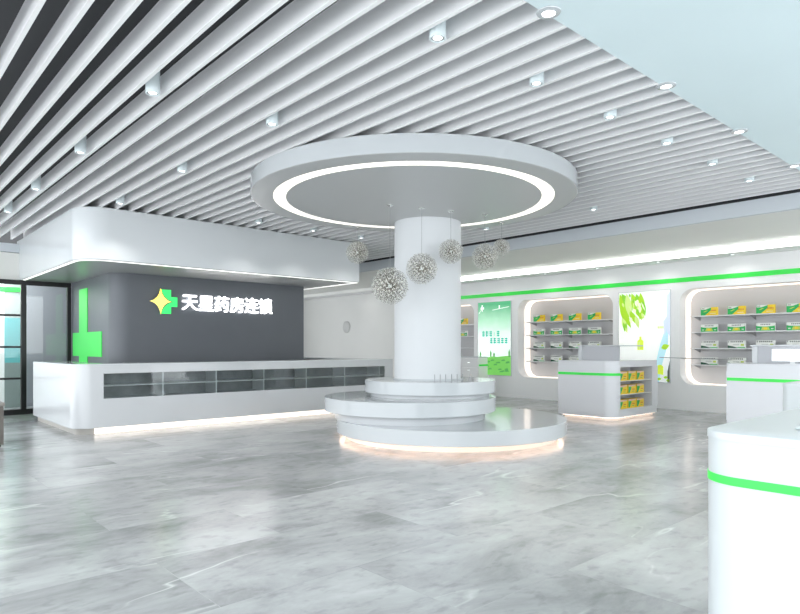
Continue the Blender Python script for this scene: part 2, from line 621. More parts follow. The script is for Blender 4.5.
# ------------------------------------------------------------------ round ceiling disc
cx, cy = ground(413.2, 8.28)
t = thing('ceiling_disc', 'large round white ceiling disc with a glowing ring around the column top', 'ceiling feature', (cx, cy, 3.29))
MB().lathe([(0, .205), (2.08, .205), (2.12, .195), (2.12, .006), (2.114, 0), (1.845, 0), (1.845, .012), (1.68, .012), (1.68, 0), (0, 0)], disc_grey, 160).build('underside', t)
MB().lathe([(2.1205, .004), (2.124, .004), (2.124, .196), (2.1205, .196)], white_gloss, 160).build('rim', t)
MB().lathe([(1.684, .010), (1.684, .003), (1.841, .003), (1.841, .010)], ring_e, 160).build('light_ring', t)

# ------------------------------------------------------------------ column on stepped round plinth
kx, ky = ground(427.6, 9.68)
t = thing('column', 'thick round white column rising from the stepped plinth', 'column', (kx, ky, 0))
MB().lathe([(.52, .848), (.52, 3.289)], column_m, 96).build('shaft', t)
MB().lathe([(.52, .848), (.55, .848), (.55, .862), (.52, .866)], white_gloss, 96).build('base_collar', t)
peg = MB().lathe([(.006, 0), (.006, .105), (0, .108)], cord_m, 8)
peg0 = peg.build('peg', t)
peg0['label'] = 'thin grey peg at the column foot'
for i, a in enumerate((233, 239, 245, 252, 259, 267, 280)):
    o = peg0 if i == 0 else peg0.copy()
    if i:
        COL.objects.link(o)
        o.parent = t
    a = math.radians(a)
    # pegs stand in front of the shaft, on the top step
    o.location = (.78 * math.cos(a), .78 * math.sin(a), .8475)


def step(name, px, d, R, z0, z1, label, group):
    x, y = ground(px, d)
    b = .006
    t = thing(name, label, 'plinth step', (x, y, 0), group)
    MB().lathe([(0, z0), (R - b, z0), (R, z0 + b), (R, z1 - .003), (R - .003, z1), (0, z1)], white_gloss, 160).build('disc', t, smooth=20)
    return t, (x, y)


t1, p1 = step('plinth_disc', 450.2, 9.5, 1.74, .085, .285, 'largest and lowest white disc of the stepped plinth, glowing underneath', 'stepped plinth discs')
MB().lathe([(0, 0.0), (1.60, 0), (1.60, .0845), (0, .0845)], plinth_w, 128).build('recessed_base', t1)
MB().lathe([(1.645, .078), (1.695, .078), (1.695, .0845), (1.645, .0845)], glow_e, 128).build('base_light', t1)
t2, p2 = step('plinth_disc', 409.9, 9.45, 1.30, .405, .607, 'middle white disc of the stepped plinth, jutting out to the left', 'stepped plinth discs')
MB().lathe([(0, .2855), (1.14, .2855), (1.14, .4045), (0, .4045)], white, 128).build('recessed_base', t2)
t3, p3 = step('plinth_disc', 429.8, 9.62, 1.01, .662, .847, 'smallest top white disc of the stepped plinth, around the column foot', 'stepped plinth discs')
MB().lathe([(0, .6075), (.92, .6075), (.92, .6615), (0, .6615)], white, 128).build('recessed_base', t3)


# ------------------------------------------------------------------ ball pendants
def fib(n):
    g = PI * (3 - math.sqrt(5))
    for i in range(n):
        z = 1 - 2 * (i + .5) / n
        r = math.sqrt(1 - z * z)
        yield Vector((r * math.cos(g * i), r * math.sin(g * i), z))


def pendant(px, py, d, R, label):
    x, y = ground(px, d)
    z = H + (347 - py) / 617 * d
    t = thing('ball_pendant', label, 'pendant lamp', (x, y, z), 'filigree ball pendants around the column')
    MB().ball((0, 0, 0), R * .13, core_m, 3).build('core', t)
    mb = MB()
    n = 300
    for v in fib(n):
        L = R * random.uniform(.92, .98)
        mb.rod(v * R * .12, v * L, R * .006, champagne, 4)
        # little flower of petals with a crystal bead at each tip
        a = v.orthogonal().normalized()
        b = v.cross(a)
        sz = R * .085
        base = v * L
        ph = random.uniform(0, 2)
        for q in range(4):
            an = ph + q * PI / 2
            dirv = (a * math.cos(an) + b * math.sin(an))
            side = (b * math.cos(an) - a * math.sin(an)) * sz * .34
            up = v * sz * random.uniform(.1, .5)
            mb.poly([base, base + dirv * sz * .7 + side + up * .6, base + dirv * sz * 1.2 + up, base + dirv * sz * .7 - side + up * .6], random.choice((champagne, champagne, pale_petal)))
        mb.ball(v * L * 1.015, R * .026, bead_m, 1)
    o = mb.build('filigree', t, smooth=0)
    o['kind'] = 'stuff'
    MB().rod((0, 0, R * .28), (0, 0, 3.282 - z), .0035, cord_m, 6).build('cord', t)
    MB().lathe([(0, 3.2895 - z), (.045, 3.2895 - z), (.045, 3.278 - z), (.02, 3.268 - z), (0, 3.268 - z)], chrome, 20).build('ceiling_rose', t)


pendant(357.3, 252.5, 10.0, .185, 'silvery filigree ball pendant, leftmost, in front of the canopy end')
pendant(390.0, 286.0, 8.40, .255, 'silvery filigree ball pendant, largest and lowest, left of the column')
pendant(421.7, 268.7, 8.60, .222, 'silvery filigree ball pendant hanging in front of the middle of the column')
pendant(450.8, 251.4, 8.80, .178, 'silvery filigree ball pendant overlapping the right edge of the column')
pendant(485.0, 256.5, 9.0, .192, 'silvery filigree ball pendant, larger of the two right of the column')
pendant(501.5, 247.5, 9.6, .135, 'silvery filigree ball pendant, smallest and rightmost')

# ------------------------------------------------------------------ canopy over reception
t = thing('reception_canopy', 'big pale rounded canopy hanging over the reception desk', 'canopy', (2.62, 10.1, 2.69))
fp = rrect(0, 0, 5.36, 4.49, .45, .05, 0, 0)
MB().prism(fp, .012, .809, canopy_m).build('fascia', t)
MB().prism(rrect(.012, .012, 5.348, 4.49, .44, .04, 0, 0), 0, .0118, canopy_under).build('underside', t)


def band(outer, inner, z0, z1, m, name, parent):
    mb = MB()
    b = bmesh.new()
    n = len(outer)
    vo = [[b.verts.new((x, y, z)) for x, y in outer] for z in (z0, z1)]
    vi = [[b.verts.new((x, y, z)) for x, y in inner] for z in (z0, z1)]
    for i in range(n - 1):
        b.faces.new((vo[0][i], vo[0][i + 1], vi[0][i + 1], vi[0][i]))
        b.faces.new((vo[1][i], vi[1][i], vi[1][i + 1], vo[1][i + 1]))
        b.faces.new((vo[0][i], vo[1][i], vo[1][i + 1], vo[0][i + 1]))
        b.faces.new((vi[0][i], vi[0][i + 1], vi[1][i + 1], vi[1][i]))
    bmesh.ops.recalc_face_normals(b, faces=b.faces[:])
    mb._merge(b, m)
    return mb.build(name, parent)


def upath(inset, r):
    x0, x1, y0, y1 = inset, 5.36 - inset, inset, 4.1
    return [(x0, y1)] + arc(x0 + r, y0 + r, r, 180, 270) + arc(x1 - .03, y0 + .03, .03, 270, 360, 6) + [(x1, y1)]


band(upath(.03, .42), upath(.07, .38), -.008, -.0005, led_e, 'led_strip', t)

# ------------------------------------------------------------------ reception counter
t = thing('reception_counter', 'long white reception counter with open glazed compartments in its front', 'counter', (2.57, 10.18, 0))
# local frame: x along the front, y into the desk
LX = 6.38
o0, o1 = .415, 6.15
mb = MB()
zt, zo1, zo0 = 1.06, .936, .548
left = [(0, 2.72), (0, .27)] + arc(.27, .27, .27, 180, 270)[1:] + [(o0, 0), (o0, .6), (.55, .6), (.55, 2.72)]
mb.prism(left, .1, zt, white)
mb.prism([(o1, 0), (LX, 0), (LX, 3.4), (LX - .45, 3.4), (LX - .45, .6), (o1, .6)], .1, zt, white)
mb.box((o0, 0, .1), (o1, .6, zo0), white)
mb.box((o0, 0, zo1), (o1, .6, zt), white)
mb.build('body', t, smooth=25)
topo = [(-.004, 2.72), (-.004, .27)] + arc(.27, .27, .274, 180, 270)[1:] + [(LX + .004, -.004), (LX + .004, 3.4), (LX - .45, 3.4), (LX - .45, .6), (.55, .6), (.55, 2.72)]
MB().prism(topo, zt + .0003, 1.085, white_gloss, .004).build('countertop', t, smooth=25)
MB().prism([(LX - .455, .62), (LX - .451, .62), (LX - .451, 3.38), (LX - .455, 3.38)], .1, 1.05, mat('brown lining', (.10, .08, .065), .5)).build('inner_lining', t)
mb = MB()
mb.prism([(.07, 2.7), (.07, .3)] + arc(.3, .3, .23, 180, 270)[1:] + [(LX - .07, .07), (LX - .07, 3.3), (LX - .35, 3.3), (LX - .35, .5), (.45, .5), (.45, 2.7)], 0, .0995, plinth_m)
mb.build('plinth', t, smooth=25)
MB().box((.30, .045, .004), (LX - .1, .069, .095), warm).build('plinth_light', t)
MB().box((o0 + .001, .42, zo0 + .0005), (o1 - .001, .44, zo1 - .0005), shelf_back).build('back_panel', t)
MB().box((o0 + .001, .012, .735), (o1 - .001, .419, .751), shelf_white).build('shelf', t)
dv = MB().box((0, .010, zo0 + .0005), (.02, .419, zo1 - .0005), shelf_white).build('divider', t)
for i in range(6):
    o = dv if i == 0 else dv.copy()
    if i:
        COL.objects.link(o)
        o.parent = t
    o.location = (o0 + .925 + i * .934 - .01, 0, 0)
MB().box((o0 + .002, .003, zo0 + .001), (o1 - .002, .007, zo1 - .001), glass).build('glass_pane', t)

# ------------------------------------------------------------------ lit shop sign
t = thing('shop_sign', 'glowing white shop name with yellow star and green cross on slate wall', 'sign', (4.4, 11.57, 2.2))


def ngon_plate(pts, y0, y1, m, name):
    """outline in x, z of the wall, pulled from y0 to y1"""
    mb = MB()
    b = bmesh.new()
    A = [b.verts.new((x, y0, z)) for x, z in pts]
    B = [b.verts.new((x, y1, z)) for x, z in pts]
    n = len(pts)
    for i in range(n):
        b.faces.new((A[i], A[(i + 1) % n], B[(i + 1) % n], B[i]))
    b.faces.new(A)
    b.faces.new(B[::-1])
    bmesh.ops.triangulate(b, faces=[f for f in b.faces if len(f.verts) > 4])
    bmesh.ops.recalc_face_normals(b, faces=b.faces[:])
    mb._merge(b, m)
    return mb.build(name, t, smooth=0)


cxs, a, bw, ah = .075, .225, .105, .09
cross = [(cxs - bw, -a), (cxs + bw, -a), (cxs + bw, -ah), (cxs + .225, -ah), (cxs + .225, ah), (cxs + bw, ah), (cxs + bw, a), (cxs - bw, a)]
o = ngon_plate(cross, -.03, -.004, logo_green, 'green_cross')


def star(w, h, k=.16, n=8):
    P = []
    corners = [(w, 0), (0, h), (-w, 0), (0, -h)]
    for i in range(4):
        p, q = Vector((corners[i][0], corners[i][1])), Vector((corners[(i + 1) % 4][0], corners[(i + 1) % 4][1]))
        c = (p + q) * k
        for j in range(n):
            u = j / n
            v = p * (1 - u) ** 2 + c * 2 * u * (1 - u) + q * u ** 2
            P.append((v.x - .02, v.y))
    return P


ngon_plate(star(.245, .285, .15), -.032, -.0305, darkwall, 'star_outline')
ngon_plate(star(.205, .24, .12), -.05, -.0325, logo_yellow, 'yellow_star')


def glyph(ch, x, z, size, name='character', parent=None, m=letter_e, bold=.0018, depth=.012, y=-.03):
    cu = bpy.data.curves.new('glyph', 'FONT')
    cu.body = ch
    cu.size = size
    cu.extrude = depth
    cu.fill_mode = 'FRONT' if depth == 0 else 'BOTH'
    ob = bpy.data.objects.new('glyph_tmp', cu)
    COL.objects.link(ob)
    bpy.context.view_layer.update()
    me = bpy.data.meshes.new_from_object(ob.evaluated_get(bpy.context.evaluated_depsgraph_get()))
    bpy.data.objects.remove(ob)
    bpy.data.curves.remove(cu)
    xs = [v.co.x for v in me.vertices]
    ys = [v.co.y for v in me.vertices]
    if xs:
        mx, my = (min(xs) + max(xs)) / 2, (min(ys) + max(ys)) / 2
        for v in me.vertices:
            v.co = Vector((v.co.x - mx, -v.co.z, v.co.y - my))
    b = bmesh.new()
    for dx, dz in ((0, 0), (1, 0), (-1, 0), (0, 1), (0, -1), (.7, .7), (-.7, .7), (.7, -.7), (-.7, -.7)):
        k = me.copy()
        k.transform(Matrix.Translation((dx * bold, 0, dz * bold)))
        b.from_mesh(k)
        bpy.data.meshes.remove(k)
    b.to_mesh(me)
    b.free()
    me.name = name
    me.materials.clear()
    me.materials.append(m)
    o = bpy.data.objects.new(name, me)
    COL.objects.link(o)
    o.parent = parent
    o.location = (x, y, z)
    return o


for i, ch in enumerate('天星药房连锁'):
    glyph(ch, .545 + i * .328, .005, .335, parent=t)

# green extended cross wrapped on the core's left side
t = MB()
for y0, y1, z0, z1 in ((13.10, 13.66, .60, 2.51), (12.20, 13.10, 1.165, 1.64), (13.66, 14.12, 1.165, 1.64), (12.20, 13.10, .6, .98), (13.66, 14.12, .6, .98)):
    t.box((3.536, y0, z0), (3.549, y1, z1), green)
tag(t.build('wall_emblem', smooth=0), 'tall bright green stretched cross emblem on the slate wall corner', 'emblem')

# round disc on the far beige wall
tag(MB().lathe([(0, 0), (.21, 0), (.21, .02), (.19, .03), (0, .03)], mat('disc grey', (.52, .52, .51), .5), 40).build('wall_disc'), 'faint grey round disc on the beige wall left of the column', 'wall disc')
o = bpy.data.objects['wall_disc']
o.rotation_euler = (0, -PI / 2, 0)
o.location = (XW - .0045, 17.6, 2.06)


# ------------------------------------------------------------------ wall niches
def make_niche():
    t = thing('display_niche', '', 'display niche', (XW, NY[0], 0), 'lit display niches in the right wall')
    lp = loop_yz(-NW, 0, NZ0, NZ1, NR)
    def tube(x0, x1, inset, m, name):
        y0, y1 = -NW + inset, -inset
        pts = loop_yz(y0, y1, NZ0 + inset, NZ1 - inset, NR - inset)
        b = bmesh.new()
        A = [b.verts.new((x0, y, z)) for y, z in pts]
        B = [b.verts.new((x1, y, z)) for y, z in pts]
        n = len(pts)
        for i in range(n):
            b.faces.new((A[i], A[(i + 1) % n], B[(i + 1) % n], B[i]))
        bmesh.ops.recalc_face_normals(b, faces=b.faces[:])
        bmesh.ops.reverse_faces(b, faces=b.faces[:])
        mb = MB(); mb._merge(b, m)
        return mb.build(name, t)
    tube(0, .56, 0, wall_white, 'surround')
    tube(.30, .53, .012, niche_e, 'light_strip')
    pts = loop_yz(-NW, 0, NZ0, NZ1, NR)
    mb = MB()
    mb.poly([(.555, y, z) for y, z in pts][::-1], niche_back)
    mb.build('back_panel', t, smooth=0)
    for z in (2.015, 1.672, 1.328, .978):
        sh = MB().box((.18, -NW + .13, z - .022), (.554, -.13, z), shelf_white, .003, 1).build('shelf', t)
        for y in (-.2, -1.30, -2.5):
            mb = MB()
            for s in (-.006, .006):
                mb.poly([(.22, y + s, z - .0225), (.55, y + s, z - .0225), (.55, y + s, z - .10)], bracket_m)
            mb.poly([(.22, y - .006, z - .0225), (.22, y + .006, z - .0225), (.55, y + .006, z - .10), (.55, y - .006, z - .10)], bracket_m)
            mb.build('bracket', sh, smooth=0)
    return t


n0 = make_niche()
n0['label'] = 'rounded glowing wall niche with shelves, between green poster and leaf poster'
n1 = copy_tree(n0)
n1.location.y = NY[1]
n1['label'] = 'rounded glowing wall niche with shelves at right photo edge, past the leaf poster'
n2 = copy_tree(n0)
n2.location.y = NY[2]
n2['label'] = 'rounded wall niche with shelves half hidden directly right of the column'


# ------------------------------------------------------------------ medicine cartons
def carton(kind):
    """front faces -x, centred on y, standing on z = 0"""
    w_, h_, d_ = .335, {'diag': .17, 'band': .152, 'pale': .152}[kind], .05
    mb = MB()
    hw = w_ / 2
    e = -.0008
    def P(pts, m):     # pts in (u right of the viewer 0..1, v up 0..1)
        mb.poly([(e, hw - u * w_, v * h_) for u, v in pts][::-1], m)
    if kind == 'diag':
        mb.box((0, -hw, 0), (d_, hw, h_), ink_yellow, .002, 1)
        P([(.0, .0), (.26, .0), (.62, .62), (.62, 1), (0, 1)], ink_green)
        e = -.0012
        P([(.02, .72), (.30, .72), (.62, .95), (.62, .99), (.02, .99)], ink_white)
        P([(.14, .42), (.32, .60), (.44, .60), (.24, .40)], ink_lime)
        for k in range(5):
            P([(.60 + k * .07, .52), (.64 + k * .07, .52), (.64 + k * .07, .66), (.60 + k * .07, .66)], ink_red)
        P([(.55, .2), (.9, .2), (.9, .25), (.55, .25)], ink_white)
        P([(.05, .80), (.22, .80), (.22, .9), (.05, .9)], ink_grey)
    elif kind == 'band':
        mb.box((0, -hw, 0), (d_, hw, h_), ink_white, .002, 1)
        P([(0, 0), (1, 0), (1, .66), (.85, .58), (.5, .54), (.15, .58), (0, .66)], ink_green)
        e = -.0012
        P([(.26, .08), (.74, .08), (.66, .5), (.34, .5)], ink_lime)
        e = -.0016
        P([(.40, .14), (.60, .14), (.57, .42), (.43, .42)], ink_yellow)
        for k in range(6):
            P([(.24 + k * .09, .74), (.30 + k * .09, .74), (.30 + k * .09, .88), (.24 + k * .09, .88)], ink_grey)
        P([(.08, .2), (.2, .2), (.2, .3), (.08, .3)], ink_white)
        P([(.8, .2), (.92, .2), (.92, .3), (.8, .3)], ink_white)
    elif kind == 'pale':
        mb.box((0, -hw, 0), (d_, hw, h_), ink_white, .002, 1)
        P([(.0, .0), (.62, .0), (.30, .24), (.0, .36)], ink_dgreen)
        P([(.63, .0), (1, 0), (1, .12), (.50, .12)], ink_green)
        P([(.74, .30), (.92, .30), (.92, .56), (.74, .56)], ink_lime)
        for k in range(7):
            P([(.16 + k * .105, .76), (.235 + k * .105, .76), (.235 + k * .105, .93), (.16 + k * .105, .93)], ink_grey)
        P([(.04, .74), (.08, .74), (.08, .96), (.04, .96)], ink_grey)
        for k in range(2):
            P([(.30, .50 - k * .1), (.66, .50 - k * .1), (.66, .53 - k * .1), (.30, .53 - k * .1)], ink_grey)
    return mb.build('medicine_carton', smooth=0)


protos = {k: carton(k) for k in ('diag', 'band', 'pale')}
used = set()
look = {'diag': 'yellow and green carton', 'band': 'green banded white carton', 'pale': 'white carton with dark swoosh'}
rows = [(2.015, 'diag', 'top'), (1.672, 'band', 'second'), (1.328, 'pale', 'third'), (.978, 'pale', 'lowest')]
nn = ['first', 'second', 'third', 'fourth']


def put_carton(kind, x, y, z, label, group):
    if kind in used:
        o = protos[kind].copy()
        COL.objects.link(o)
    else:
        used.add(kind)
        o = protos[kind]
    o.location = (x, y, z)
    tag(o, label, 'medicine box', group)


for ni, where, skip in ((0, 'niche beside green poster', {(3, 3)}), (1, 'niche at right photo edge', {(3, 2), (3, 3)})):
    for r, (z, kind, rn) in enumerate(rows):
        for c in range(4):
            if (r, c) in skip:
                continue
            put_carton(kind, XW + .20 + random.uniform(0, .01), NY[ni] - .52 - c * .534, z + .0005,
                       '%s, %s from left, %s shelf, %s' % (look[kind], nn[c], rn, where), 'cartons in the wall niches')
put_carton('diag', XW + .2, NY[2] - .52 - 3 * .534, 2.0155, 'yellow and green medicine carton in the niche touching the column edge', 'cartons in the wall niches')
put_carton('band', XW + .2, NY[2] - .52 - 3 * .534, 1.6725, 'green banded medicine carton in the niche touching the column edge', 'cartons in the wall niches')


# ------------------------------------------------------------------ posters
def gradient_mat(name, stops, z0, z1, strength):
    m = bpy.data.materials.new(name)
    m.use_nodes = True
    nt = m.node_tree
    b = nt.nodes['Principled BSDF']
    tc = nt.nodes.new('ShaderNodeTexCoord')
    sp = nt.nodes.new('ShaderNodeSeparateXYZ')
    mr = nt.nodes.new('ShaderNodeMapRange')
    mr.inputs['From Min'].default_value = z0
    mr.inputs['From Max'].default_value = z1
    nz = nt.nodes.new('ShaderNodeTexNoise')
    nz.inputs['Scale'].default_value = 3
    ad = nt.nodes.new('ShaderNodeMath'); ad.operation = 'MULTIPLY_ADD'; ad.inputs[1].default_value = .12
    cr = nt.nodes.new('ShaderNodeValToRGB')
    el = cr.color_ramp.elements
    while len(el) > 1:
        el.remove(el[-1])
    el[0].position, el[0].color = stops[0][0], (*stops[0][1], 1)
    for p, c in stops[1:]:
        k = el.new(p); k.color = (*c, 1)
    L = nt.links.new
    L(tc.outputs['Object'], sp.inputs[0]); L(tc.outputs['Object'], nz.inputs['Vector'])
    L(sp.outputs['Z'], mr.inputs['Value'])
    L(nz.outputs['Fac'], ad.inputs[0]); L(mr.outputs[0], ad.inputs[2])
    L(ad.outputs[0], cr.inputs['Fac'])
    L(cr.outputs['Color'], b.inputs['Base Color']); L(cr.outputs['Color'], b.inputs['Emission Color'])
    b.inputs['Emission Strength'].default_value = strength
    b.inputs['Roughness'].default_value = .25
    return m


def ink(name, c, s=.4):
    return mat(name, c, .3, emit=c, strength=s)


p_sky = gradient_mat('poster sky', [(.0, (.85, .95, .88)), (.42, (.88, .97, .92)), (.68, (.50, .80, .60)), (1.0, (.09, .42, .20))], 1.0, 2.6, .45)
p_grass = ink('poster meadow', (.20, .60, .12))
p_grass_d = ink('poster meadow dark', (.09, .42, .10))
p_teal = ink('poster lettering', (.02, .48, .36))
p_white = ink('poster white', (.9, .95, .92))
p_tree = ink('poster tree', (.10, .36, .10))

t = thing('wall_poster', 'backlit green meadow poster with teal lettering, right of the column', 'poster', (XW, 10.29, 0), 'posters on the right wall')
PW = 1.17
MB().box((-.03, 0, .567), (-.0005, PW, 2.60), white, .003, 1).build('frame', t)
mb = MB()
Ypos = lambda u: PW - .012 - u * (PW - .024)       # u from the left as the viewer sees it
Zpos = lambda v: .58 + v * 2.008


def Q(mb, e, pts, m):
    mb.poly([(-.0305 - e, Ypos(u), Zpos(v)) for u, v in pts][::-1], m)


Q(mb, 0, [(0, 0), (1, 0), (1, 1), (0, 1)], p_sky)
Q(mb, .0004, [(0, 0), (1, 0), (1, .27), (.8, .26), (.6, .25), (.45, .255), (.3, .24), (.1, .25), (0, .245)], p_grass)
for k in range(26):
    u, v = random.uniform(.02, .86), random.uniform(.01, .2)
    Q(mb, .0008, [(u, v), (u + .12, v + .005), (u + .09, v + .022), (u + .02, v + .016)], p_grass_d)
for u, h in ((.08, .08), (.40, .10), (.50, .07), (.955, .12)):
    Q(mb, .0008, [(u - .02, .25), (u + .02, .25), (u + .028, .25 + h * .5), (u, .25 + h), (u - .028, .25 + h * .5)], p_tree)
Q(mb, .0008, [(.08, .90), (.12, .90), (.12, .875), (.15, .875), (.15, .905), (.19, .905), (.19, .935), (.15, .935), (.15, .965), (.11, .965), (.11, .935), (.08, .935)], p_white)
Q(mb, .0008, [(.45, .885), (.95, .92), (.95, .928), (.45, .893)], p_white)
Q(mb, .0008, [(.64, .90), (.68, .90), (.68, .95), (.64, .95)], p_white)
Q(mb, .0008, [(.02, .84), (.12, .90), (.12, .91), (.02, .85)], p_white)
# lettering too small to read: blocks of strokes, five over five
for r, (u0, v0) in enumerate(((.13, .53), (.37, .435))):
    for k in range(5):
        u = u0 + k * .113
        if (r, k) == (0, 3):
            Q(mb, .0008, [(u + .03, v0), (u + .045, v0), (u + .045, v0 + .055), (u + .03, v0 + .055)], p_teal)
            continue
        for j in range(3):
            Q(mb, .0008, [(u, v0 + j * .026), (u + .085, v0 + j * .026), (u + .085, v0 + .016 + j * .026), (u, v0 + .016 + j * .026)], p_teal)
        q = random.uniform(.01, .06)
        Q(mb, .001, [(u + q, v0 - .006), (u + q + .02, v0 - .006), (u + q + .02, v0 + .078), (u + q, v0 + .078)], p_teal)
mb.build('print', t, smooth=0)

t = thing('wall_poster', 'backlit white poster of lime leaves and a dropper bottle, behind cashier counter', 'poster', (XW, 6.0, 0), 'posters on the right wall')
PW = 1.21
MB().box((-.03, 0, .567), (-.0005, PW, 2.60), white, .003, 1).build('frame', t)
q_white = gradient_mat('poster mist', [(0, (.84, .88, .90)), (.55, (.92, .94, .88)), (1, (.85, .90, .84))], .58, 2.6, .3)
q_lime = ink('leaf lime', (.40, .70, .02), .25)
q_leaf = ink('leaf green', (.22, .55, .03), .4)
q_pale = ink('leaf pale', (.62, .80, .25), .25)
q_bottle = ink('bottle lime', (.62, .78, .05), .4)
q_blue = ink('water blue', (.42, .66, .74), .4)
q_violet = ink('mist violet', (.55, .62, .82), .4)
q_text = ink('soft text', (.70, .80, .72), .4)
q_dark = ink('corner shade', (.12, .14, .12), .2)
mb = MB()
Q(mb, 0, [(0, 0), (1, 0), (1, 1), (0, 1)], q_white)


def leaf(mb, u, v, L, W, ang, m, e):
    pts = []
    for k in range(13):
        s = k / 12
        pts.append((s * L, W * math.sin(PI * s) * (1 - .35 * s)))
    for k in range(11, 0, -1):
        s = k / 12
        pts.append((s * L, -W * math.sin(PI * s) * (1 - .35 * s)))
    ca, sa = math.cos(math.radians(ang)), math.sin(math.radians(ang))
    P = []
    for a, b2 in pts:
        x, y = a * ca - b2 * sa, a * sa + b2 * ca
        P.append((min(.995, max(.004, u + x / 1.0)), min(.996, max(.004, v + y * .6))))
    cl = []
    for p in P:
        if not cl or abs(p[0] - cl[-1][0]) + abs(p[1] - cl[-1][1]) > 1e-4:
            cl.append(p)
    Q(mb, e, cl[::-1], m)


for i, (u, v, L, W, a, m) in enumerate([(.02, .99, .62, .10, -72, q_lime), (.06, .99, .40, .08, -55, q_leaf), (.16, .99, .50, .08, -80, q_pale), (.26, .99, .56, .10, -68, q_lime),
                                        (.36, .98, .42, .09, -78, q_leaf), (.44, .99, .50, .08, -85, q_lime), (.02, .86, .50, .08, -62, q_lime), (.22, .80, .34, .06, -60, q_lime),
                                        (.34, .74, .26, .05, -75, q_pale), (.48, .9, .3, .05, -80, q_leaf), (.07, .72, .32, .06, -70, q_pale)]):
    leaf(mb, u, v, L, W, a, m, .0004 + i * .00015)
q_light = ink('leaf highlight', (.85, .92, .62), .25)
for i in range(26):
    u = random.uniform(.02, .48)
    v = random.uniform(.72, .99) - (.10 if u < .2 else 0)
    leaf(mb, u, v, random.uniform(.07, .2), random.uniform(.015, .04), random.uniform(-95, -50), random.choice((q_light, q_lime, q_pale, q_leaf, q_light)), .0022 + i * .00004)
# bottle hanging under the leaves
Q(mb, .003, [(.38, .35), (.50, .35), (.50, .45), (.46, .47), (.46, .50), (.42, .50), (.42, .47), (.38, .45)], q_bottle)
Q(mb, .0032, [(.40, .36), (.43, .36), (.43, .44), (.40, .44)], q_pale)
# water and second bottle at the lower right
Q(mb, .003, [(.72, .0), (.80, .0), (.86, .2), (.97, .42), (.97, .6), (.93, .6), (.82, .42), (.74, .22)], q_blue)
Q(mb, .0031, [(.94, .55), (.998, .5), (.998, .98), (.95, .94)], q_violet)
Q(mb, .0032, [(.90, .5), (.95, .6), (.95, .72), (.88, .66)], q_violet)
leaf(mb, .84, .37, .16, .06, 20, q_lime, .0034)
Q(mb, .0035, [(.74, .09), (.88, .08), (.88, .17), (.84, .19), (.80, .19), (.74, .17)], q_bottle)
for u, v in ((.76, .03), (.88, .05), (.93, .02)):
    leaf(mb, u, v, .09, .03, 10, q_lime, .0036)
Q(mb, .0036, [(.955, .002), (.998, .002), (.998, .24), (.955, .12)], q_dark)
for k in range(4):
    Q(mb, .0008, [(.50 + k * .065, .585), (.55 + k * .065, .585), (.55 + k * .065, .60), (.50 + k * .065, .60)], q_text)
for k in range(5):
    Q(mb, .0008, [(.77 + k * .035, .585), (.797 + k * .035, .585), (.797 + k * .035, .61), (.77 + k * .035, .61)], q_pale)
Q(mb, .0008, [(.55, .53), (.80, .53), (.80, .54), (.55, .54)], q_text)
mb.build('print', t, smooth=0)


# ------------------------------------------------------------------ cashier counters
def make_island():
    t = thing('cashier_counter', '', 'counter', (10.3, 5.68, 0), 'cashier counters in front of the right wall')
    X1, Y1, R = 1.70, 1.175, .22
    sx0, sx1, sz0, sz1 = R + .01, 1.47, .205, .975
    mb = MB()
    mb.prism(rrect(0, 0, X1, Y1, R, .05, .05, .02), sz1, 1.07, island_m)
    mb.prism(rrect(0, 0, X1, Y1, R, .05, .05, .02), .06, sz0, island_m)
    mb.prism([(sx0, .0)] + [(sx0, .42), (X1 - .3, .42), (X1 - .3, Y1), (0, Y1)] + arc(R, R, R, 180, 270), sz0, sz1, island_m)
    mb.prism([(sx1, 0), (X1, 0), (X1, Y1), (sx1, Y1)], sz0, sz1, island_m)
    mb.build('body', t, smooth=25)
    MB().prism(rrect(-.004, -.004, X1 + .004, Y1 + .004, R, .05, .05, .02), 1.0703, 1.093, island_m, .003).build('countertop', t, smooth=25)
    pth = lambda o: [(-o, Y1 - .01), (-o, R)] + arc(R, R, R + o, 180, 270) + [(sx0, -o)]
    band(pth(.006)[:], pth(.0004)[:], .825, .872, green, 'stripe', t)
    MB().prism(rrect(.06, .06, X1 - .06, Y1 - .06, R - .05, .04, .04, .08), 0, .0595, plinth_w).build('plinth', t)
    pl = lambda o: [(.06 - o, Y1 - .1), (.06 - o, R)] + arc(R, R, R - .06 + o, 180, 270) + [(X1 - .1, .06 - o)]
    band(pl(.045), pl(.02), .053, .0595, glow_e, 'plinth_light', t)
    for z in (.475, .725):
        MB().box((sx0 + .001, .01, z - .012), (sx1 - .001, .419, z), shelf_white).build('shelf', t)
    # raised ledge on top
    MB().box((.30, .06, 1.0935), (.33, .82, 1.36), grey_panel).build('screen_panel', t)
    MB().box((.28, .82, 1.0935), (.36, .90, 1.36), white).build('screen_post', t)
    MB().box((.26, .02, 1.3603), (1.15, .92, 1.385), white, .004, 1).build('ledge', t)
    MB().box((.34, .78, 1.0935), (1.10, .81, 1.36), grey_panel).build('screen_panel', t)
    return t


i1 = make_island()
i1['label'] = 'grey white cashier counter with green stripe and end shelves, before leaf poster'
i2 = copy_tree(i1)
i2.location.y = 5.68 - 3.08
i2['label'] = 'grey white cashier counter with green stripe in front of the rightmost niche'
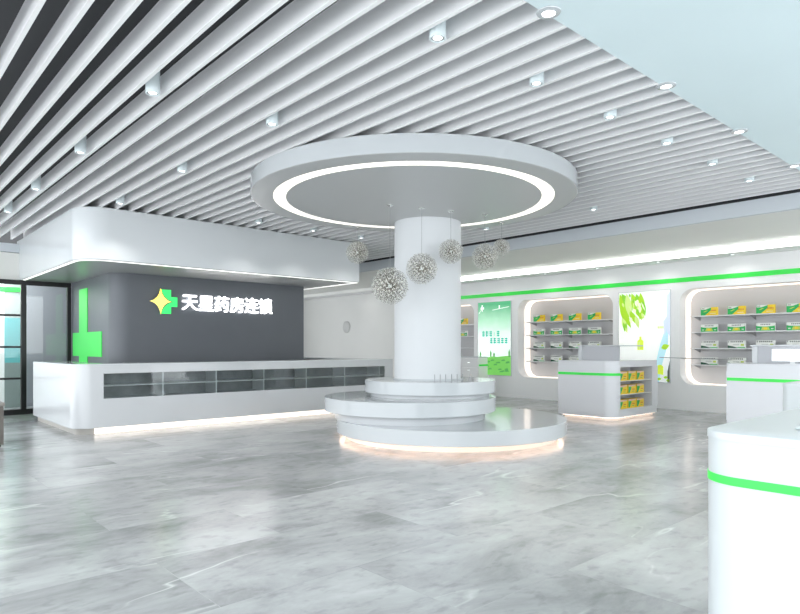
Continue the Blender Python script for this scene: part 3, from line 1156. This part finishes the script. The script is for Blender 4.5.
# cartons on the end shelves of the near counter
for r, (z, rn) in enumerate(((.7255, 'top'), (.4755, 'middle'), (.2055, 'bottom'))):
    for c in range(3):
        if r == 0 and c == 0:
            mb = MB()
            w_, h_, d_ = .28, .165, .16
            mb.box((-w_ / 2, 0, 0), (w_ / 2, d_, h_), ink_yellow, .002, 1)
            def P(e, pts, m):
                mb.poly([(-w_ / 2 + u * w_, -e, v * h_) for u, v in pts], m)
            P(.0008, [(0, .1), (.14, .05), (.40, .62), (.40, .86), (0, .86)], ink_green)
            P(.0010, [(0, .80), (.40, .80), (1, .9), (1, 1), (0, 1)], ink_pink)
            P(.0012, [(.50, .45), (.85, .45), (.85, .52), (.50, .52)], ink_red)
            P(.0012, [(.50, .22), (.75, .22), (.75, .28), (.50, .28)], ink_green)
            base = mb.build('tall_carton', smooth=0)
            o = base
        else:
            o = base.copy()
            COL.objects.link(o)
        o.location = (10.3 + .40 + c * .325, 5.68 + .03, z)
        tag(o, 'small yellow carton, %s from left on %s end shelf of the cashier counter' % (nn[c], rn), 'medicine box', 'cartons on the counter end shelves')

# white display screen on the second counter
t = thing('white_screen', 'blank white screen standing on the counter at right photo edge', 'screen', (10.42, 2.9, 1.0935))
MB().box((-.006, -.30, .045), (.02, .27, .225), screen_m, .004, 1).build('panel', t)
MB().box((.005, -.03, .006), (.017, .03, .045), shelf_white).build('stem', t)
MB().box((-.03, -.10, 0), (.06, .10, .0058), shelf_white).build('foot', t)

# thin cord strung between counters
tag(MB().rod((12.0, 5.64, 1.145), (10.66, 3.83, 1.145), .008, cord_m, 8).build('barrier_cord'), 'thin grey line strung level between the two cashier counters', 'cord')


def rounded_counter(name, x0, y0, x1, y1, r, zs0, zs1, label, m):
    t = thing(name, label, 'counter', (x0, y1, 0), 'white counters at right')
    fp = lambda o: [(x - x0, y - y1) for x, y in rrect(x0 - o, y0, x1, y1 + o, 0, 0, 0, r + o, 20)]
    MB().prism(fp(0), .06, 1.06, m).build('body', t, smooth=25)
    MB().prism(fp(.003), 1.0603, 1.085, m, .005).build('countertop', t, smooth=25)
    MB().prism([(x * .96 + .05, y * .96 - .05) for x, y in fp(0)], 0, .0595, plinth_m).build('plinth', t)
    def path(o):
        return [(0 + 2.2 if x1 - x0 > 2.2 else x1 - x0, o)] + [(x - x0, y - y1) for x, y in arc(x0 + r, y1 - r, r + o, 90, 180, 20)] + [(-o, y0 - y1)]
    if zs0:
        band(path(.0025), path(.0004), zs0, zs1, green, 'stripe', t)
    return t


rounded_counter('front_counter', 2.02, -.55, 4.6, .835, .13, .925, .951, 'rounded white counter with green stripe in the right foreground', front_white)
rounded_counter('side_counter', 5.12, .2, 6.9, 1.5, .06, 0, 0, 'plain white counter peeking behind the foreground counter at right edge', front_white)
tag(MB().box((2.25, .36, 1.0855), (2.50, .62, 1.094), mat('tray grey', (.45, .50, .50), .3), .004, 1).build('counter_tray'), 'flat grey tray lying on the foreground counter at photo edge', 'tray')

# low white cabinet beside the wall, right of the column
t = thing('low_cabinet', 'low white cabinet against the wall, between column and green poster', 'cabinet', (12.88, 11.1, 0))
mb = MB()
mb.box((0, 0, .06), (.415, 1.24, 1.06), wall_white)
mb.build('body', t)
for y0 in (.02, .625):
    d = MB().box((-.018, y0, .08), (-.0005, y0 + .595, .78), wall_white, .003, 1).build('door', t)
    MB().box((-.03, y0 + .26, .70), (-.0185, y0 + .36, .715), chrome).build('handle', d)
    d = MB().box((-.018, y0, .80), (-.0005, y0 + .595, 1.04), wall_white, .003, 1).build('drawer', t)
    MB().box((-.03, y0 + .26, .91), (-.0185, y0 + .36, .925), chrome).build('handle', d)
MB().box((-.03, -.01, 1.0603), (.415, 1.25, 1.086), white_gloss, .003, 1).build('top', t)
MB().box((.02, -.006, .825), (.40, -.0005, .872), green).build('stripe', t)
MB().box((.04, .03, 0), (.4, 1.2, .0598), plinth_m).build('plinth', t)

# taupe block cut by the left photo edge
t = thing('low_bench', 'low taupe grey block cut off by the left edge of the photo', 'bench', (1.2, 10.1, 0))
MB().box((-.4, -.33, .03), (.4, .33, .55), bench_m, .008).build('body', t)
MB().box((-.41, -.34, .5503), (.41, .34, .6), mat('taupe top', (.28, .26, .24), .4), .006).build('top', t)
MB().box((-.37, -.3, 0), (.37, .3, .0298), black).build('base', t)

for o in list(COL.objects):       # prototypes never placed
    if o.type == 'MESH' and o.name.startswith('medicine_carton') and 'category' not in o.keys():
        bpy.data.objects.remove(o)
